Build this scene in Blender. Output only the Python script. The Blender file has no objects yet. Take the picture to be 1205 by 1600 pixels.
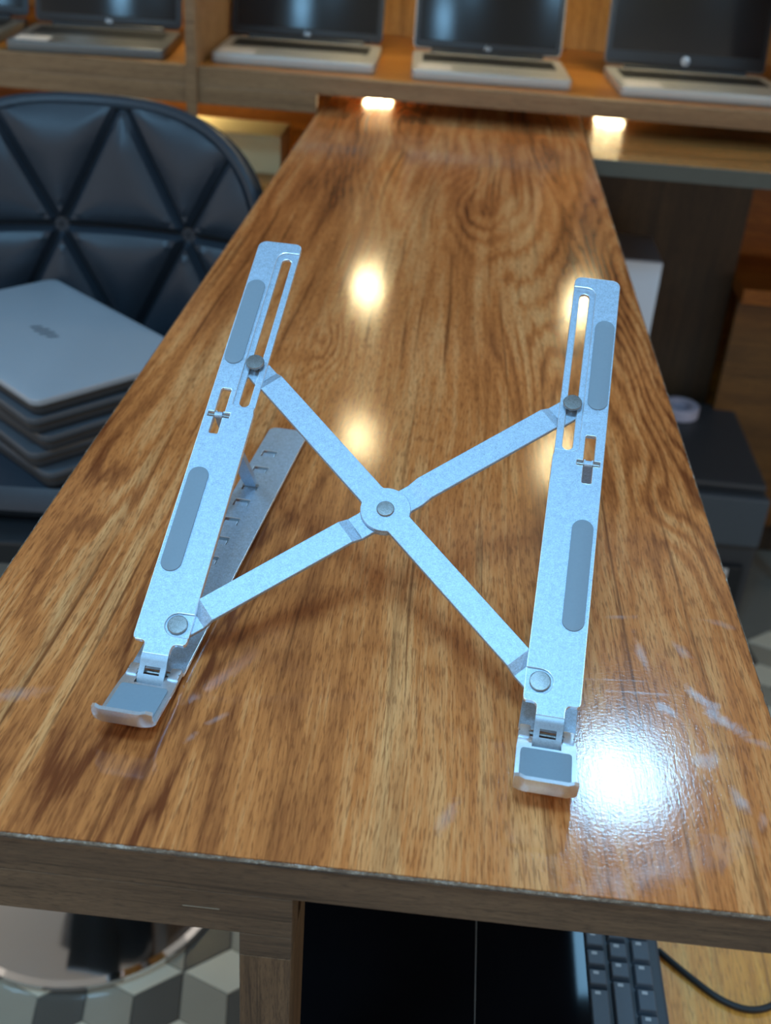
import bpy, bmesh, math, random
from mathutils import Vector, Matrix
random.seed(7)
scene = bpy.context.scene
C = scene.collection

# ------------------------------------------------------------------ camera
CAM_Z = 0.38637
yaw, pitch, roll, FPX = -0.04607, 0.53458, 0.07385, 1753.8
fw = Vector((math.sin(yaw)*math.cos(pitch), math.cos(yaw)*math.cos(pitch), -math.sin(pitch)))
rt = Vector((math.cos(yaw), -math.sin(yaw), 0)); up = rt.cross(fw)
r2 = rt*math.cos(roll) + up*math.sin(roll); u2 = -rt*math.sin(roll) + up*math.cos(roll)
cam = bpy.data.cameras.new('camera'); cam_o = bpy.data.objects.new('camera', cam); C.objects.link(cam_o)
cam.sensor_fit = 'VERTICAL'; cam.sensor_height = 32.0; cam.lens = FPX/1600*32.0
M = Matrix((r2, u2, -fw)).transposed().to_4x4(); M.translation = (0, 0, CAM_Z)
cam_o.matrix_world = M; cam.clip_start = .01
cam.dof.use_dof = True; cam.dof.focus_distance = 0.62; cam.dof.aperture_fstop = 8.0
scene.camera = cam_o
# ------------------------------------------------------------------ world and exposure
w = bpy.data.worlds.new('room_air'); scene.world = w; w.use_nodes = True
w.node_tree.nodes['Background'].inputs[0].default_value = (.80, .72, .63, 1)
w.node_tree.nodes['Background'].inputs[1].default_value = 0.62
vs = scene.view_settings
vs.view_transform = 'Standard'; vs.look = 'None'; vs.gamma = 1; vs.use_curve_mapping = False
vs.exposure = 0.34
COOL = (.30, .65, 1.0); WARM = (1.0, .80, .42)
PANEL_POWER, PANEL_POWER2, PUCK_POWER = 58.0, 30.0, 66.0

# ------------------------------------------------------------------ helpers
def link(o, parent=None):
    C.objects.link(o)
    if parent: o.parent = parent
    return o
def tag(o, label=None, cat=None, group=None, kind=None):
    if label: o['label'] = label
    if cat: o['category'] = cat
    if group: o['group'] = group
    if kind: o['kind'] = kind
    return o
def empty(name, loc, rz=0):
    o = bpy.data.objects.new(name, None); C.objects.link(o); o.location = loc; o.rotation_euler = (0, 0, rz)
    o.empty_display_size = .05; return o
def obj(name, bm, m, parent=None, smooth=False, loc=None):
    me = bpy.data.meshes.new(name); bm.normal_update(); bm.to_mesh(me); bm.free()
    return mobj(name, me, m, parent, smooth, loc)
def mobj(name, me, m, parent=None, smooth=False, loc=None):
    if m is not None: me.materials.clear(); me.materials.append(m)
    for p in me.polygons: p.use_smooth = smooth
    if smooth: me.set_sharp_from_angle(angle=math.radians(24))
    o = bpy.data.objects.new(name, me); link(o, parent)
    if loc: o.location = loc
    return o
def box(x0, x1, y0, y1, z0, z1, bev=0, seg=2, bm=None):
    b = bmesh.new()
    vs_ = [b.verts.new((x, y, z)) for z in (z0, z1) for y in (y0, y1) for x in (x0, x1)]
    for f in ((0,2,3,1),(4,5,7,6),(0,1,5,4),(2,6,7,3),(0,4,6,2),(1,3,7,5)): b.faces.new([vs_[i] for i in f])
    if bev: bmesh.ops.bevel(b, geom=list(b.edges), offset=bev, segments=seg, profile=.6, affect='EDGES')
    if bm is None: return b
    merge(bm, b); return bm
def merge(dst, src, mat=None):
    me = bpy.data.meshes.new('tmp'); src.to_mesh(me); src.free()
    if mat: me.transform(mat)
    dst.from_mesh(me); bpy.data.meshes.remove(me)
def lathe(prof, n=40, center=(0,0,0)):
    b = bmesh.new(); rings = []
    for r, z in prof:
        if r < 1e-6: rings.append([b.verts.new((center[0], center[1], center[2]+z))])
        else: rings.append([b.verts.new((center[0]+r*math.cos(2*math.pi*i/n), center[1]+r*math.sin(2*math.pi*i/n), center[2]+z)) for i in range(n)])
    for a, c in zip(rings, rings[1:]):
        for i in range(n):
            j = (i+1) % n
            if len(a) == 1 and len(c) > 1: b.faces.new((a[0], c[i], c[j]))
            elif len(c) == 1 and len(a) > 1: b.faces.new((a[i], c[0], a[j]))
            elif len(a) > 1: b.faces.new((a[i], c[i], c[j], a[j]))
    bmesh.ops.recalc_face_normals(b, faces=b.faces); return b
def tube(pts, r, n=10, closed=False):
    b = bmesh.new(); P = [Vector(p) for p in pts]; rings = []; N = len(P); up_ = Vector((0.01, 0.02, 1))
    for i, p in enumerate(P):
        d = (P[(i+1) % N]-P[i-1]) if closed else (P[min(i+1, N-1)]-P[max(i-1, 0)])
        d.normalize(); a = d.cross(up_)
        if a.length < .05: a = d.cross(Vector((1, 0, 0)))
        a.normalize(); c = a.cross(d)
        rings.append([b.verts.new(p+(a*math.cos(2*math.pi*k/n)+c*math.sin(2*math.pi*k/n))*r) for k in range(n)])
    prs = list(zip(rings, rings[1:])) + ([(rings[-1], rings[0])] if closed else [])
    for a, c in prs:
        for k in range(n): b.faces.new((a[k], a[(k+1) % n], c[(k+1) % n], c[k]))
    if not closed: b.faces.new(rings[0][::-1]); b.faces.new(rings[-1])
    bmesh.ops.recalc_face_normals(b, faces=b.faces); return b
def rrect(x0, x1, y0, y1, r, n=6, rs=None):
    """rounded rectangle polygon, ccw; rs = radii for (x1y0, x1y1, x0y1, x0y0)"""
    rs = rs or (r,)*4; out = []
    for (cx, cy, a0, q) in ((x1, y0, -90, rs[0]), (x1, y1, 0, rs[1]), (x0, y1, 90, rs[2]), (x0, y0, 180, rs[3])):
        sx = -1 if cx == x1 else 1; sy = -1 if cy == y1 else 1
        for i in range(n+1):
            a = math.radians(a0+90*i/n); out.append((cx+sx*q+q*math.cos(a), cy+sy*q+q*math.sin(a)))
    return out
def capsule(xc, hw, y0, y1, n=10):
    out = []
    for i in range(n+1): a = math.pi+math.pi*i/n; out.append((xc+hw*math.cos(a), y0+hw+hw*math.sin(a)))
    for i in range(n+1): a = math.pi*i/n; out.append((xc+hw*math.cos(a), y1-hw+hw*math.sin(a)))
    return out
def circle(xc, yc, r, n=32): return [(xc+r*math.cos(2*math.pi*i/n), yc+r*math.sin(2*math.pi*i/n)) for i in range(n)]
def plate(loops, z0, z1, bev=.00025):
    """flat sheet of metal with holes, as a bmesh in local x,y,z"""
    cu = bpy.data.curves.new('tmp', 'CURVE'); cu.dimensions = '2D'; cu.fill_mode = 'BOTH'
    for lp in loops:
        sp = cu.splines.new('POLY'); sp.points.add(len(lp)-1); sp.use_cyclic_u = True
        for p, q in zip(sp.points, lp): p.co = (q[0], q[1], 0, 1)
    h = (z1-z0)/2; cu.extrude = max(h-bev, 1e-5); cu.bevel_depth = bev; cu.bevel_resolution = 1; cu.offset = -bev
    o = bpy.data.objects.new('tmp', cu); C.objects.link(o)
    dg = bpy.context.evaluated_depsgraph_get(); me = bpy.data.meshes.new_from_object(o.evaluated_get(dg))
    bpy.data.objects.remove(o); bpy.data.curves.remove(cu)
    b = bmesh.new(); b.from_mesh(me); bpy.data.meshes.remove(me)
    bmesh.ops.translate(b, verts=b.verts, vec=(0, 0, (z0+z1)/2)); bmesh.ops.remove_doubles(b, verts=b.verts, dist=1e-6)
    return b
def copy_tree(o, parent=None):
    c = o.copy(); C.objects.link(c); c.parent = parent
    for ch in list(o.children): copy_tree(ch, c)
    return c
def text_mesh(name, s, size, m, parent, mw, extrude=.0002, shear=0):
    cu = bpy.data.curves.new(name, 'FONT'); cu.body = s; cu.size = size; cu.extrude = extrude; cu.shear = shear
    cu.align_x = 'CENTER'; cu.align_y = 'CENTER'
    o = bpy.data.objects.new('tmp', cu); C.objects.link(o)
    dg = bpy.context.evaluated_depsgraph_get(); me = bpy.data.meshes.new_from_object(o.evaluated_get(dg))
    bpy.data.objects.remove(o); bpy.data.curves.remove(cu)
    me.transform(mw); me.name = name
    return mobj(name, me, m, parent)

# ------------------------------------------------------------------ materials
class NT:
    def __init__(s, name):
        s.m = bpy.data.materials.new(name); s.m.use_nodes = True; s.t = s.m.node_tree; s.n = s.t.nodes
        s.b = s.n['Principled BSDF']; s._tc = None
    def add(s, t, **k):
        q = s.n.new(t)
        for a, v in k.items(): setattr(q, a, v)
        return q
    def l(s, a, b): s.t.links.new(a, b)
    def co(s):
        if s._tc is None: s._tc = s.add('ShaderNodeTexCoord').outputs['Object']
        return s._tc
    def mapping(s, scale=(1,1,1), loc=(0,0,0), rot=(0,0,0), src=None, typ='POINT'):
        q = s.add('ShaderNodeMapping', vector_type=typ); q.inputs['Scale'].default_value = scale; q.inputs['Location'].default_value = loc
        q.inputs['Rotation'].default_value = rot; s.l(src or s.co(), q.inputs[0]); return q.outputs[0]
    def noise(s, vec, scale=1, detail=3, rough=.55, dist=0):
        q = s.add('ShaderNodeTexNoise'); q.inputs['Scale'].default_value = scale; q.inputs['Detail'].default_value = detail
        q.inputs['Roughness'].default_value = rough; q.inputs['Distortion'].default_value = dist
        if vec: s.l(vec, q.inputs['Vector'])
        return q.outputs['Fac']
    def math(s, op, a, b=None, c=None, clamp=False):
        q = s.add('ShaderNodeMath', operation=op, use_clamp=clamp)
        for i, v in enumerate((a, b, c)):
            if v is None: continue
            if isinstance(v, (int, float)): q.inputs[i].default_value = v
            else: s.l(v, q.inputs[i])
        return q.outputs[0]
    def ramp(s, fac, stops, interp='LINEAR'):
        q = s.add('ShaderNodeValToRGB'); q.color_ramp.interpolation = interp; e = q.color_ramp.elements
        while len(e) < len(stops): e.new(.5)
        for i, (p, c) in enumerate(stops):
            e[i].position = p; e[i].color = (c, c, c, 1) if isinstance(c, (int, float)) else (*c, 1)
        s.l(fac, q.inputs[0]); return q.outputs[0]
    def mix(s, fac, a, b, typ='MIX'):
        q = s.add('ShaderNodeMix', data_type='RGBA', blend_type=typ)
        for i, v in ((0, fac), (6, a), (7, b)):
            if isinstance(v, (int, float)): q.inputs[i].default_value = v
            elif isinstance(v, tuple): q.inputs[i].default_value = (*v, 1)
            else: s.l(v, q.inputs[i])
        return q.outputs[2]
    def bump(s, h, strength=.2, dist=.001):
        q = s.add('ShaderNodeBump'); q.inputs['Strength'].default_value = strength; q.inputs['Distance'].default_value = dist
        s.l(h, q.inputs['Height']); s.l(q.outputs[0], s.b.inputs['Normal']); return q
    def set(s, **k):
        for a, v in k.items():
            i = s.b.inputs[a.replace('_', ' ')]
            if isinstance(v, (int, float)): i.default_value = v
            elif isinstance(v, tuple): i.default_value = (*v, 1)
            else: s.l(v, i)
        return s
def srgb(r, g, b):
    f = lambda c: ((c/255+.055)/1.055)**2.4 if c > 10 else c/255/12.92
    return (f(r), f(g), f(b))
def plain(name, col, rough=.5, metal=0., nscale=0, namp=.15, bump=0, coat=0, spec=.5):
    t = NT(name); t.set(Roughness=rough, Metallic=metal); t.b.inputs['Specular IOR Level'].default_value = spec
    if nscale:
        n = t.noise(t.co(), nscale, 4, .6)
        t.set(Base_Color=t.mix(n, tuple(c*(1-namp) for c in col), tuple(min(1, c*(1+namp)) for c in col)))
        if bump: t.bump(n, bump, .001)
    else: t.set(Base_Color=col)
    if coat: t.set(Coat_Weight=coat, Coat_Roughness=.08)
    return t.m
def emit(name, col, strength):
    t = NT(name); t.set(Base_Color=(0, 0, 0)); t.b.inputs['Emission Color'].default_value = (*col, 1); t.b.inputs['Emission Strength'].default_value = strength
    t.b.inputs['Specular IOR Level'].default_value = 0
    return t.m
def wood(name, light, mid, dark, axis='Y', k=1.0, rough=.3, seed=0., bumpst=.25, contour=1.0, marks=(), coat=.0, ripple=0., knots=()):
    """grain runs along axis; k scales the figure"""
    t = NT(name)
    rot = {'Y': (0,0,0), 'X': (0,0,math.pi/2), 'Z': (math.pi/2,0,0)}[axis]
    base = t.mapping((1,1,1), (seed, seed*.7, seed*.3), rot)
    # slow wander of the grain
    wn = t.noise(t.mapping((3*k, 1.3*k, 3*k), src=base), 1, 2)
    sep = t.add('ShaderNodeSeparateXYZ'); t.l(base, sep.inputs[0])
    xw = t.math('ADD', sep.outputs[0], t.math('MULTIPLY', t.math('SUBTRACT', wn, .5), .05/k))
    com = t.add('ShaderNodeCombineXYZ'); t.l(xw, com.inputs[0]); t.l(sep.outputs[1], com.inputs[1]); t.l(sep.outputs[2], com.inputs[2])
    g = com.outputs[0]
    broad = t.noise(t.mapping((14*k, 1.2*k, 14*k), src=g), 1, 3)
    stre = t.noise(t.mapping((75*k, 3.2*k, 75*k), src=g), 1, 5, .65)
    fine = t.noise(t.mapping((520*k, 26*k, 520*k), src=g), 1, 3, .7)
    pore = t.noise(t.mapping((850*k, 75*k, 850*k), src=g), 1, 2, .6)
    # nested flame figure: contour lines of a stretched smooth field
    fld = t.noise(t.mapping((8*k, 1.0*k, 8*k), (3.1, 1.7, 0), src=g), 1, 1.5, .35, .25)
    kn_tot = None
    for (kx, ky, rx, ry, amp) in knots:
        kq = t.mapping((rx, ry, 1), (kx, ky, 0), (0, 0, 0), typ='TEXTURE', src=t.mapping((1, 1, 0), src=g))
        kl = t.add('ShaderNodeVectorMath', operation='LENGTH'); t.l(kq, kl.inputs[0])
        ke = t.math('MULTIPLY', t.math('POWER', 2.718, t.math('MULTIPLY', t.math('MULTIPLY', kl.outputs['Value'], kl.outputs['Value']), -1.0)), amp)
        kn_tot = ke if kn_tot is None else t.math('ADD', kn_tot, ke)
    if kn_tot is not None: fld = t.math('ADD', fld, kn_tot)
    fldw = t.math('MULTIPLY_ADD', t.noise(t.mapping((160*k, 9*k, 160*k), src=g), 1, 3, .6), .05, fld)
    fr = t.math('FRACT', t.math('MULTIPLY', fldw, 24.0))
    ring = t.ramp(fr, [(0, .9), (.10, 1.0), (.32, .25), (.7, .0), (1, .9)])
    patch = t.ramp(t.noise(t.mapping((4*k, 1.1*k, 4*k), (7.7, 2.2, 0), src=base), 1, 2), [(.45, 0.0), (.62, 1.0)])
    if kn_tot is not None: patch = t.math('MAXIMUM', patch, t.math('MULTIPLY', kn_tot, 9.0, clamp=True))
    ringm = t.math('MULTIPLY', t.math('MULTIPLY', ring, t.math('MULTIPLY_ADD', patch, .85, .15)), .55*contour)
    v = t.math('ADD', t.math('MULTIPLY', broad, .62), t.math('MULTIPLY', stre, .50))
    v = t.math('ADD', v, t.math('MULTIPLY', fine, .26))
    v = t.math('SUBTRACT', v, .19)
    v = t.math('ADD', v, t.math('MULTIPLY', ringm, .34))
    col = t.ramp(v, [(.36, light), (.53, mid), (.74, dark)])
    # dark long streaks and pores
    ds = t.ramp(t.noise(t.mapping((48*k, 1.1*k, 48*k), (1.3, 5.2, 0), src=g), 1, 3, .6), [(.60, 0.0), (.72, 1.0)])
    col = t.mix(t.math('MULTIPLY', ds, .45), col, tuple(c*.55 for c in dark))
    tl_ = t.ramp(t.noise(t.mapping((170*k, 2.0*k, 170*k), (8.3, 1.2, 0), src=g), 1, 3, .6), [(.58, 0.0), (.68, 1.0)])
    col = t.mix(t.math('MULTIPLY', tl_, .65), col, tuple(c*.55 for c in dark))
    pr = t.ramp(pore, [(.50, 0.0), (.64, 1.0)])
    col = t.mix(t.math('MULTIPLY', pr, .50), col, tuple(c*.8 for c in dark))
    tint = t.noise(t.mapping((5*k, 1*k, 5*k), (2, 9, 4), src=base), 1, 2)
    col = t.mix(t.math('MULTIPLY', t.math('SUBTRACT', tint, .40, clamp=True), .9), col, (1.0, .80, .62), 'MULTIPLY')
    rgh = t.math('MULTIPLY_ADD', stre, .06, rough-.03)
    if marks:
        tot = None
        rag = t.noise(t.mapping((55, 38, 1)), 1, 5, .7, .6)
        for (mx, my, ang, hl, hw, st) in marks:
            q = t.mapping((hl, hw, 1), (mx, my, 0), (0, 0, ang), typ='TEXTURE')
            ln = t.add('ShaderNodeVectorMath', operation='LENGTH'); t.l(q, ln.inputs[0])
            f = t.math('ADD', ln.outputs['Value'], t.math('MULTIPLY', t.math('SUBTRACT', rag, .5), 3.2))
            f = t.math('MULTIPLY', t.ramp(f, [(.0, 1.0), (1.25, 0.0)]), st*.8)
            tot = f if tot is None else t.math('MAXIMUM', tot, f)
        col = t.mix(tot, col, (.50, .42, .42)); rgh = t.math('MULTIPLY_ADD', tot, .3, rgh)
    t.set(Base_Color=col, Roughness=rgh)
    h = t.math('SUBTRACT', t.math('MULTIPLY', fine, .10), t.math('MULTIPLY', pr, .12 if ripple else .6))
    if ripple:
        h = t.math('ADD', h, t.math('MULTIPLY', t.noise(t.co(), 520, 2, .55), ripple))
    t.bump(h, bumpst, .0006)
    if coat: t.set(Coat_Weight=coat, Coat_Roughness=.14)
    return t.m

MARKS = [(.157,.486,-1.0,.011,.006,.8),(.165,.470,-.75,.018,.006,.8),(.136,.474,-.8,.009,.004,.6),(.180,.455,-.5,.010,.004,.4),
         (.150,.438,.3,.010,.006,.35),(.163,.412,-1.3,.010,.004,.5),(.172,.40,1.35,.012,.003,.35),(.128,.520,1.7,.020,.003,.30),
         (.152,.528,-1.0,.012,.004,.35),(.118,.556,.2,.012,.003,.25),(.118,.486,.05,.030,.0012,.35),(.108,.495,.1,.024,.0012,.3),
         (-.205,.432,.4,.022,.006,.25),(-.098,.43,.8,.008,.002,.30),(-.108,.414,1.1,.006,.002,.25),(.118,.362,.5,.05,.012,.22),
         (.02,.378,1.2,.012,.004,.25),(.176,.560,-.3,.012,.004,.3)]
KNOTS = [(-.105, .930, .018, .06, .10), (.165, .700, .018, .05, .09), (.02, 1.40, .03, .16, .12), (-.215, .57, .03, .10, -.08)]
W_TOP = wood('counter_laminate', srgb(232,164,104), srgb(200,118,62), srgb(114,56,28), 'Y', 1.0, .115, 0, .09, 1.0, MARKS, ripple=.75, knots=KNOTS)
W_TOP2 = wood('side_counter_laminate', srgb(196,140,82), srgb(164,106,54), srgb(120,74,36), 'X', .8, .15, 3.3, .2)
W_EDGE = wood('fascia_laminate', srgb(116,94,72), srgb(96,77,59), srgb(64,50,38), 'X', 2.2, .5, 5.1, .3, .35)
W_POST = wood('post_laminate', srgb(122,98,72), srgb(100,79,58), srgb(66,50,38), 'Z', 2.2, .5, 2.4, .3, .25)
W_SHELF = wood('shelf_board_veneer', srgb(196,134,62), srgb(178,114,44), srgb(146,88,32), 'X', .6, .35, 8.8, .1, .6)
W_BAND = wood('shelf_front_veneer', srgb(158,124,88), srgb(142,108,74), srgb(118,86,58), 'X', .7, .5, 4.1, .1, .4)
W_BACK = wood('back_panel_veneer', srgb(220,174,114), srgb(194,148,90), srgb(160,116,66), 'Z', .6, .45, 9.7, .1, .6)
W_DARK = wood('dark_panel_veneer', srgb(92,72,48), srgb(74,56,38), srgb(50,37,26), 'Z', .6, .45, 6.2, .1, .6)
W_ORANGE = wood('cabinet_veneer', srgb(196,124,40), srgb(168,98,26), srgb(128,72,20), 'X', .6, .45, 1.9, .1, .6)

W_DOOR = wood('cabinet_door_veneer', srgb(150,104,54), srgb(124,82,38), srgb(90,58,28), 'X', .6, .45, 1.9, .1, .6)
def chip_mat(name):
    t = NT(name); n = t.noise(t.mapping((420, 420, 900)), 1, 5, .75); n2 = t.noise(t.mapping((35, 35, 35)), 1, 3, .6)
    v = t.math('MULTIPLY_ADD', n2, .5, t.math('MULTIPLY', n, .5))
    t.set(Base_Color=t.ramp(v, [(.44, srgb(92,70,52)), (.53, srgb(128,108,88)), (.62, srgb(190,180,166))]), Roughness=.6)
    t.bump(n, .5, .001); return t.m
M_CHIP = chip_mat('chipped_edge')
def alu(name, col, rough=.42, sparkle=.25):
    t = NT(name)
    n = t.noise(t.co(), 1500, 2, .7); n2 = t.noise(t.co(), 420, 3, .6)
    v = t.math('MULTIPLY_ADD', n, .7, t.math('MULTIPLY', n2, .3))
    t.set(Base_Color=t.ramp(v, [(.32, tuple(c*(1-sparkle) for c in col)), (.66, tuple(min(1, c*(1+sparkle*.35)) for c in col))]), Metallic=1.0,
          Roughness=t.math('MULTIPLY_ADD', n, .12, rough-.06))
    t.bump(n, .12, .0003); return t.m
M_ALU = alu('sandblasted_aluminium', (.53, .65, .77), .58, .36)  # silver metal; blue cast of the cool light is put into its colour
M_CHAMFER = alu('polished_chamfer', (.93, .95, .97), .34, .10)
M_RIVET = alu('steel_rivet', (.32, .325, .32), .42, .4)
M_TONGUE = alu('dimmed_hinge_metal', (.38, .42, .46), .5, .2)  # colour darkened to stand for the dim room the tongue reflects
M_BRIGHT = alu('bright_aluminium', (.80, .88, .96), .40, .12)
M_PAD = plain('grey_silicone', srgb(124,138,148), .55, nscale=600, namp=.06)
M_CHROME = plain('chrome', (.85,.85,.86), .06, 1.0)
M_LEATHER = NT('black_leatherette')
_n = M_LEATHER.noise(M_LEATHER.co(), 260, 4, .6)
M_LEATHER.set(Base_Color=M_LEATHER.mix(_n, srgb(33,40,48), srgb(46,54,63)), Roughness=.38); M_LEATHER.bump(_n, .15, .001); M_LEATHER = M_LEATHER.m
M_SEAM = plain('black_seam_fabric', srgb(14,16,20), .8, nscale=300)
M_BLACK = plain('black_plastic', srgb(26,28,31), .45, nscale=200, namp=.2)
M_GLASS = plain('black_tinted_glass', (.004,.004,.005), .05, nscale=8, namp=.4, spec=.05)
M_LID = plain('silver_lid', srgb(170,174,180), .42, .35, nscale=90, namp=.03)
M_LIDD = plain('graphite_lid', srgb(84,87,92), .42, .35, nscale=90, namp=.05)
M_LAPBASE = plain('laptop_dark_base', srgb(44,46,50), .5, nscale=120, namp=.1)
M_SILVER = plain('silver_deck', srgb(196,192,184), .38, .35, nscale=90, namp=.03)
M_GREYDECK = plain('grey_deck', srgb(120,118,114), .4, .35, nscale=90, namp=.05)
M_KEYS = plain('black_keys', srgb(34,34,34), .5, nscale=400, namp=.3)
M_SCREEN = plain('dark_screen', (.010,.011,.013), .16, nscale=5, namp=.2)
M_BEZEL = plain('black_bezel', srgb(34,35,38), .4, nscale=60)
M_STICK = plain('white_sticker', srgb(226,218,212), .5, nscale=80, namp=.05)
M_LOGO = plain('silver_logo', srgb(206,208,212), .3, .3, nscale=90, namp=.03)
M_LOGOD = plain('dark_logo', srgb(84,88,94), .3, .3, nscale=90, namp=.03)
M_KEYB = plain('keyboard_body', srgb(66,74,82), .5, nscale=200, namp=.08)
M_KEYCAP = plain('keycap', srgb(86,97,108), .5, nscale=260, namp=.06)
M_PRINT = plain('key_legend', srgb(190,196,200), .5, nscale=90, namp=.03)
M_CABLE = plain('black_cable_rubber', srgb(24,25,27), .5, nscale=120)
M_PRN = plain('printer_shell', srgb(58,58,60), .5, nscale=100, namp=.1)
M_PRNF = plain('printer_front', srgb(74,80,86), .45, nscale=100, namp=.06)
M_CARTON = plain('white_carton', srgb(236,239,246), .6, nscale=40, namp=.04)
M_CARTONY = plain('cream_carton', srgb(226,208,160), .6, nscale=40, namp=.06)
M_TAPE = plain('tape_roll', srgb(190,184,200), .45, nscale=60, namp=.05)
M_GREYEDGE = plain('grey_edge_band', srgb(84,82,72), .5, nscale=60, namp=.1)
M_WALL = plain('painted_wall', srgb(196,186,170), .7, nscale=20, namp=.04)
M_CEIL = plain('ceiling_paint', srgb(220,222,224), .8, nscale=20, namp=.02)
M_GROUT = plain('floor_grout', srgb(120,116,106), .6, nscale=60, namp=.1)
TILE = [plain('tile_light', srgb(216,204,180), .25, nscale=14, namp=.05), plain('tile_mid', srgb(158,148,130), .25, nscale=14, namp=.06),
        plain('tile_dark', srgb(92,86,78), .25, nscale=14, namp=.08)]
M_HOUS = plain('lamp_housing', srgb(210,206,196), .4, nscale=40, namp=.03)
E_PUCK = emit('warm_led', WARM, PUCK_POWER); E_PANEL = emit('cool_led', COOL, PANEL_POWER); E_PANEL2 = emit('cool_led_soft', COOL, PANEL_POWER2)

# ------------------------------------------------------------------ setting
FZ = -.95; CZ = 1.36; WY = 2.50
fl = tag(obj('floor', box(-3, 3, -2.5, WY, FZ-.05, FZ-.003), M_GROUT), 'patterned tile floor of grey and cream rhombs', kind='structure')
tag(obj('wall_back', box(-3, 3, WY, WY+.1, FZ, CZ), M_WALL), 'wall behind the display shelves', kind='structure')
tag(obj('ceiling', box(-3, 3, -2.5, WY, CZ, CZ+.05), M_CEIL), 'plain ceiling', kind='structure')
# rhomb tiles (tumbling-block pattern) where the floor shows
e = .072; hx = e*math.cos(math.radians(30)); gap = .0022
def rhomb(kind):
    pts = {0: [(0,0),(hx,e/2),(0,e),(-hx,e/2)], 1: [(0,0),(-hx,e/2),(-hx,-e/2),(0,-e)], 2: [(0,0),(0,-e),(hx,-e/2),(hx,e/2)]}[kind]
    cx = sum(p[0] for p in pts)/4; cy = sum(p[1] for p in pts)/4
    ins = lambda q, g: [(cx+(x-cx)*g, cy+(y-cy)*g) for x, y in q]
    b = bmesh.new(); lo = [b.verts.new((x, y, -.0028)) for x, y in ins(pts, .975)]; hi = [b.verts.new((x, y, 0)) for x, y in ins(pts, .955)]
    mid = [b.verts.new((x, y, -.0008)) for x, y in ins(pts, .975)]
    b.faces.new(hi)
    for a, c in ((lo, mid), (mid, hi)):
        for i in range(4): b.faces.new((a[i], a[(i+1) % 4], c[(i+1) % 4], c[i]))
    bmesh.ops.recalc_face_normals(b, faces=b.faces)
    me = bpy.data.meshes.new('tile'); b.to_mesh(me); b.free(); me.materials.append(TILE[kind]); return me
TM = [rhomb(i) for i in range(3)]
ca, sa = math.cos(.15), math.sin(.15)
for j in range(-40, 50):
    for i in range(-40, 50):
        lx = (i + (j % 2)*.5)*2*hx; ly = j*1.5*e
        x = ca*lx - sa*ly; y = sa*lx + ca*ly
        if not ((-.78 < x < -.08 and .62 < y < 1.60) or (.44 < x < .75 and 1.15 < y < 1.9)): continue
        for k in range(3):
            o = bpy.data.objects.new('tile', TM[k]); link(o, fl); o.location = (x, y, FZ); o.rotation_euler = (0, 0, .15)

# ceiling panel lights
def panel(x, y, r, m, label):
    t = empty('ceiling_light', (x, y, CZ-.022)); tag(t, label, 'ceiling light', 'round panel lights on the ceiling')
    obj('frame', lathe([(r, .0), (r+.012, .004), (r+.014, .02), (0, .021)], 48), M_HOUS, t, True)
    obj('diffuser', lathe([(0, .0), (r, .0)], 48), m, t)
    return t
panel(.465, 1.87, .112, E_PANEL, 'round cool white panel light above the right end of the counter')
panel(-.10, .10, .19, E_PANEL2, 'round cool white panel light above the front of the counter')
panel(-1.35, .75, .19, E_PANEL2, 'round cool white panel light above the quilted chair side')
panel(-.72, -.75, .19, E_PANEL2, 'round cool white panel light behind the viewer')
panel(1.5, .2, .19, E_PANEL2, 'round cool white panel light far right of the counter')

# ------------------------------------------------------------------ display shelves on the back wall
SB, ST = .027, .055
sh = empty('display_shelf', (0, 2.2, FZ)); tag(sh, 'brown wooden wall shelving with laptops on display', 'shelf')
def sp(name, m, x0, x1, y0, y1, z0, z1, bev=.0015, parent=None):
    o = obj(name, box(x0, x1, y0-2.2, y1-2.2, z0-FZ, z1-FZ, bev), m, parent or sh); return o
for zb in (SB, .381, .722):
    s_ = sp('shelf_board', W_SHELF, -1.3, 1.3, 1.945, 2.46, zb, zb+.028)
    sp('bounce_damper', W_DARK, -1.3, 1.3, 1.945, 2.46, zb-.0012, zb-.0001, 0, s_)  # dark sheet added below the board to damp orange bounce light
    sp('front_edge', W_BAND, -1.3, 1.3, 1.93, 1.945, zb, zb+.028, .001, s_)
sp('back_panel', W_BACK, -1.3, 1.3, 2.46, 2.49, ST, .75)
sp('apron', W_BAND, -1.3, -.2535, 1.93, 1.95, -.0035, SB)
sp('divider', W_BAND, -.470, -.453, 1.922, 2.46, ST, .381)
sp('divider', W_BAND, -.470, -.453, 1.922, 1.93, -.145, ST)
sp('divider', W_BAND, .63, .647, 1.922, 2.46, ST, .381)
ls = sp('lower_shelf', W_SHELF, -1.3, -.26, 1.99, 2.46, -.168, -.146)
sp('lower_back_panel', W_ORANGE, -1.3, -.2535, 2.46, 2.49, FZ, SB)
sp('side_panel', W_ORANGE, -.2535, -.235, 2.02, 2.46, FZ, -.026)
sp('dark_void_sheet', M_BLACK, -1.3, -.26, 2.0, 2.02, -.56, -.168, .003)  # black sheet stands for the dark void beneath the lower shelf
PX = [(-.590, 'far left'), (-.168, 'left'), (.255, 'right'), (.680, 'far right')]  # far right one under the lowest board is added to light the gap
puck0 = None
for zb in (SB, .381, .722):
    for x, nm in PX:
        if zb > .7 and nm == 'far left': continue
        if puck0 is None:
            t = empty('puck_light', (x, 2.15, zb)); tag(t, 'small square warm light under a shelf board', 'light', 'warm lights under the shelf boards')
            obj('housing', box(-.03, .03, -.03, .03, -.0072, -.0015, .002), M_HOUS, t)
            obj('diffuser', box(-.025, .025, -.025, .025, -.0085, -.0072, .0004), E_PUCK, t); puck0 = t
        else: t = copy_tree(puck0); t.location = (x, 2.15, zb)

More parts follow.
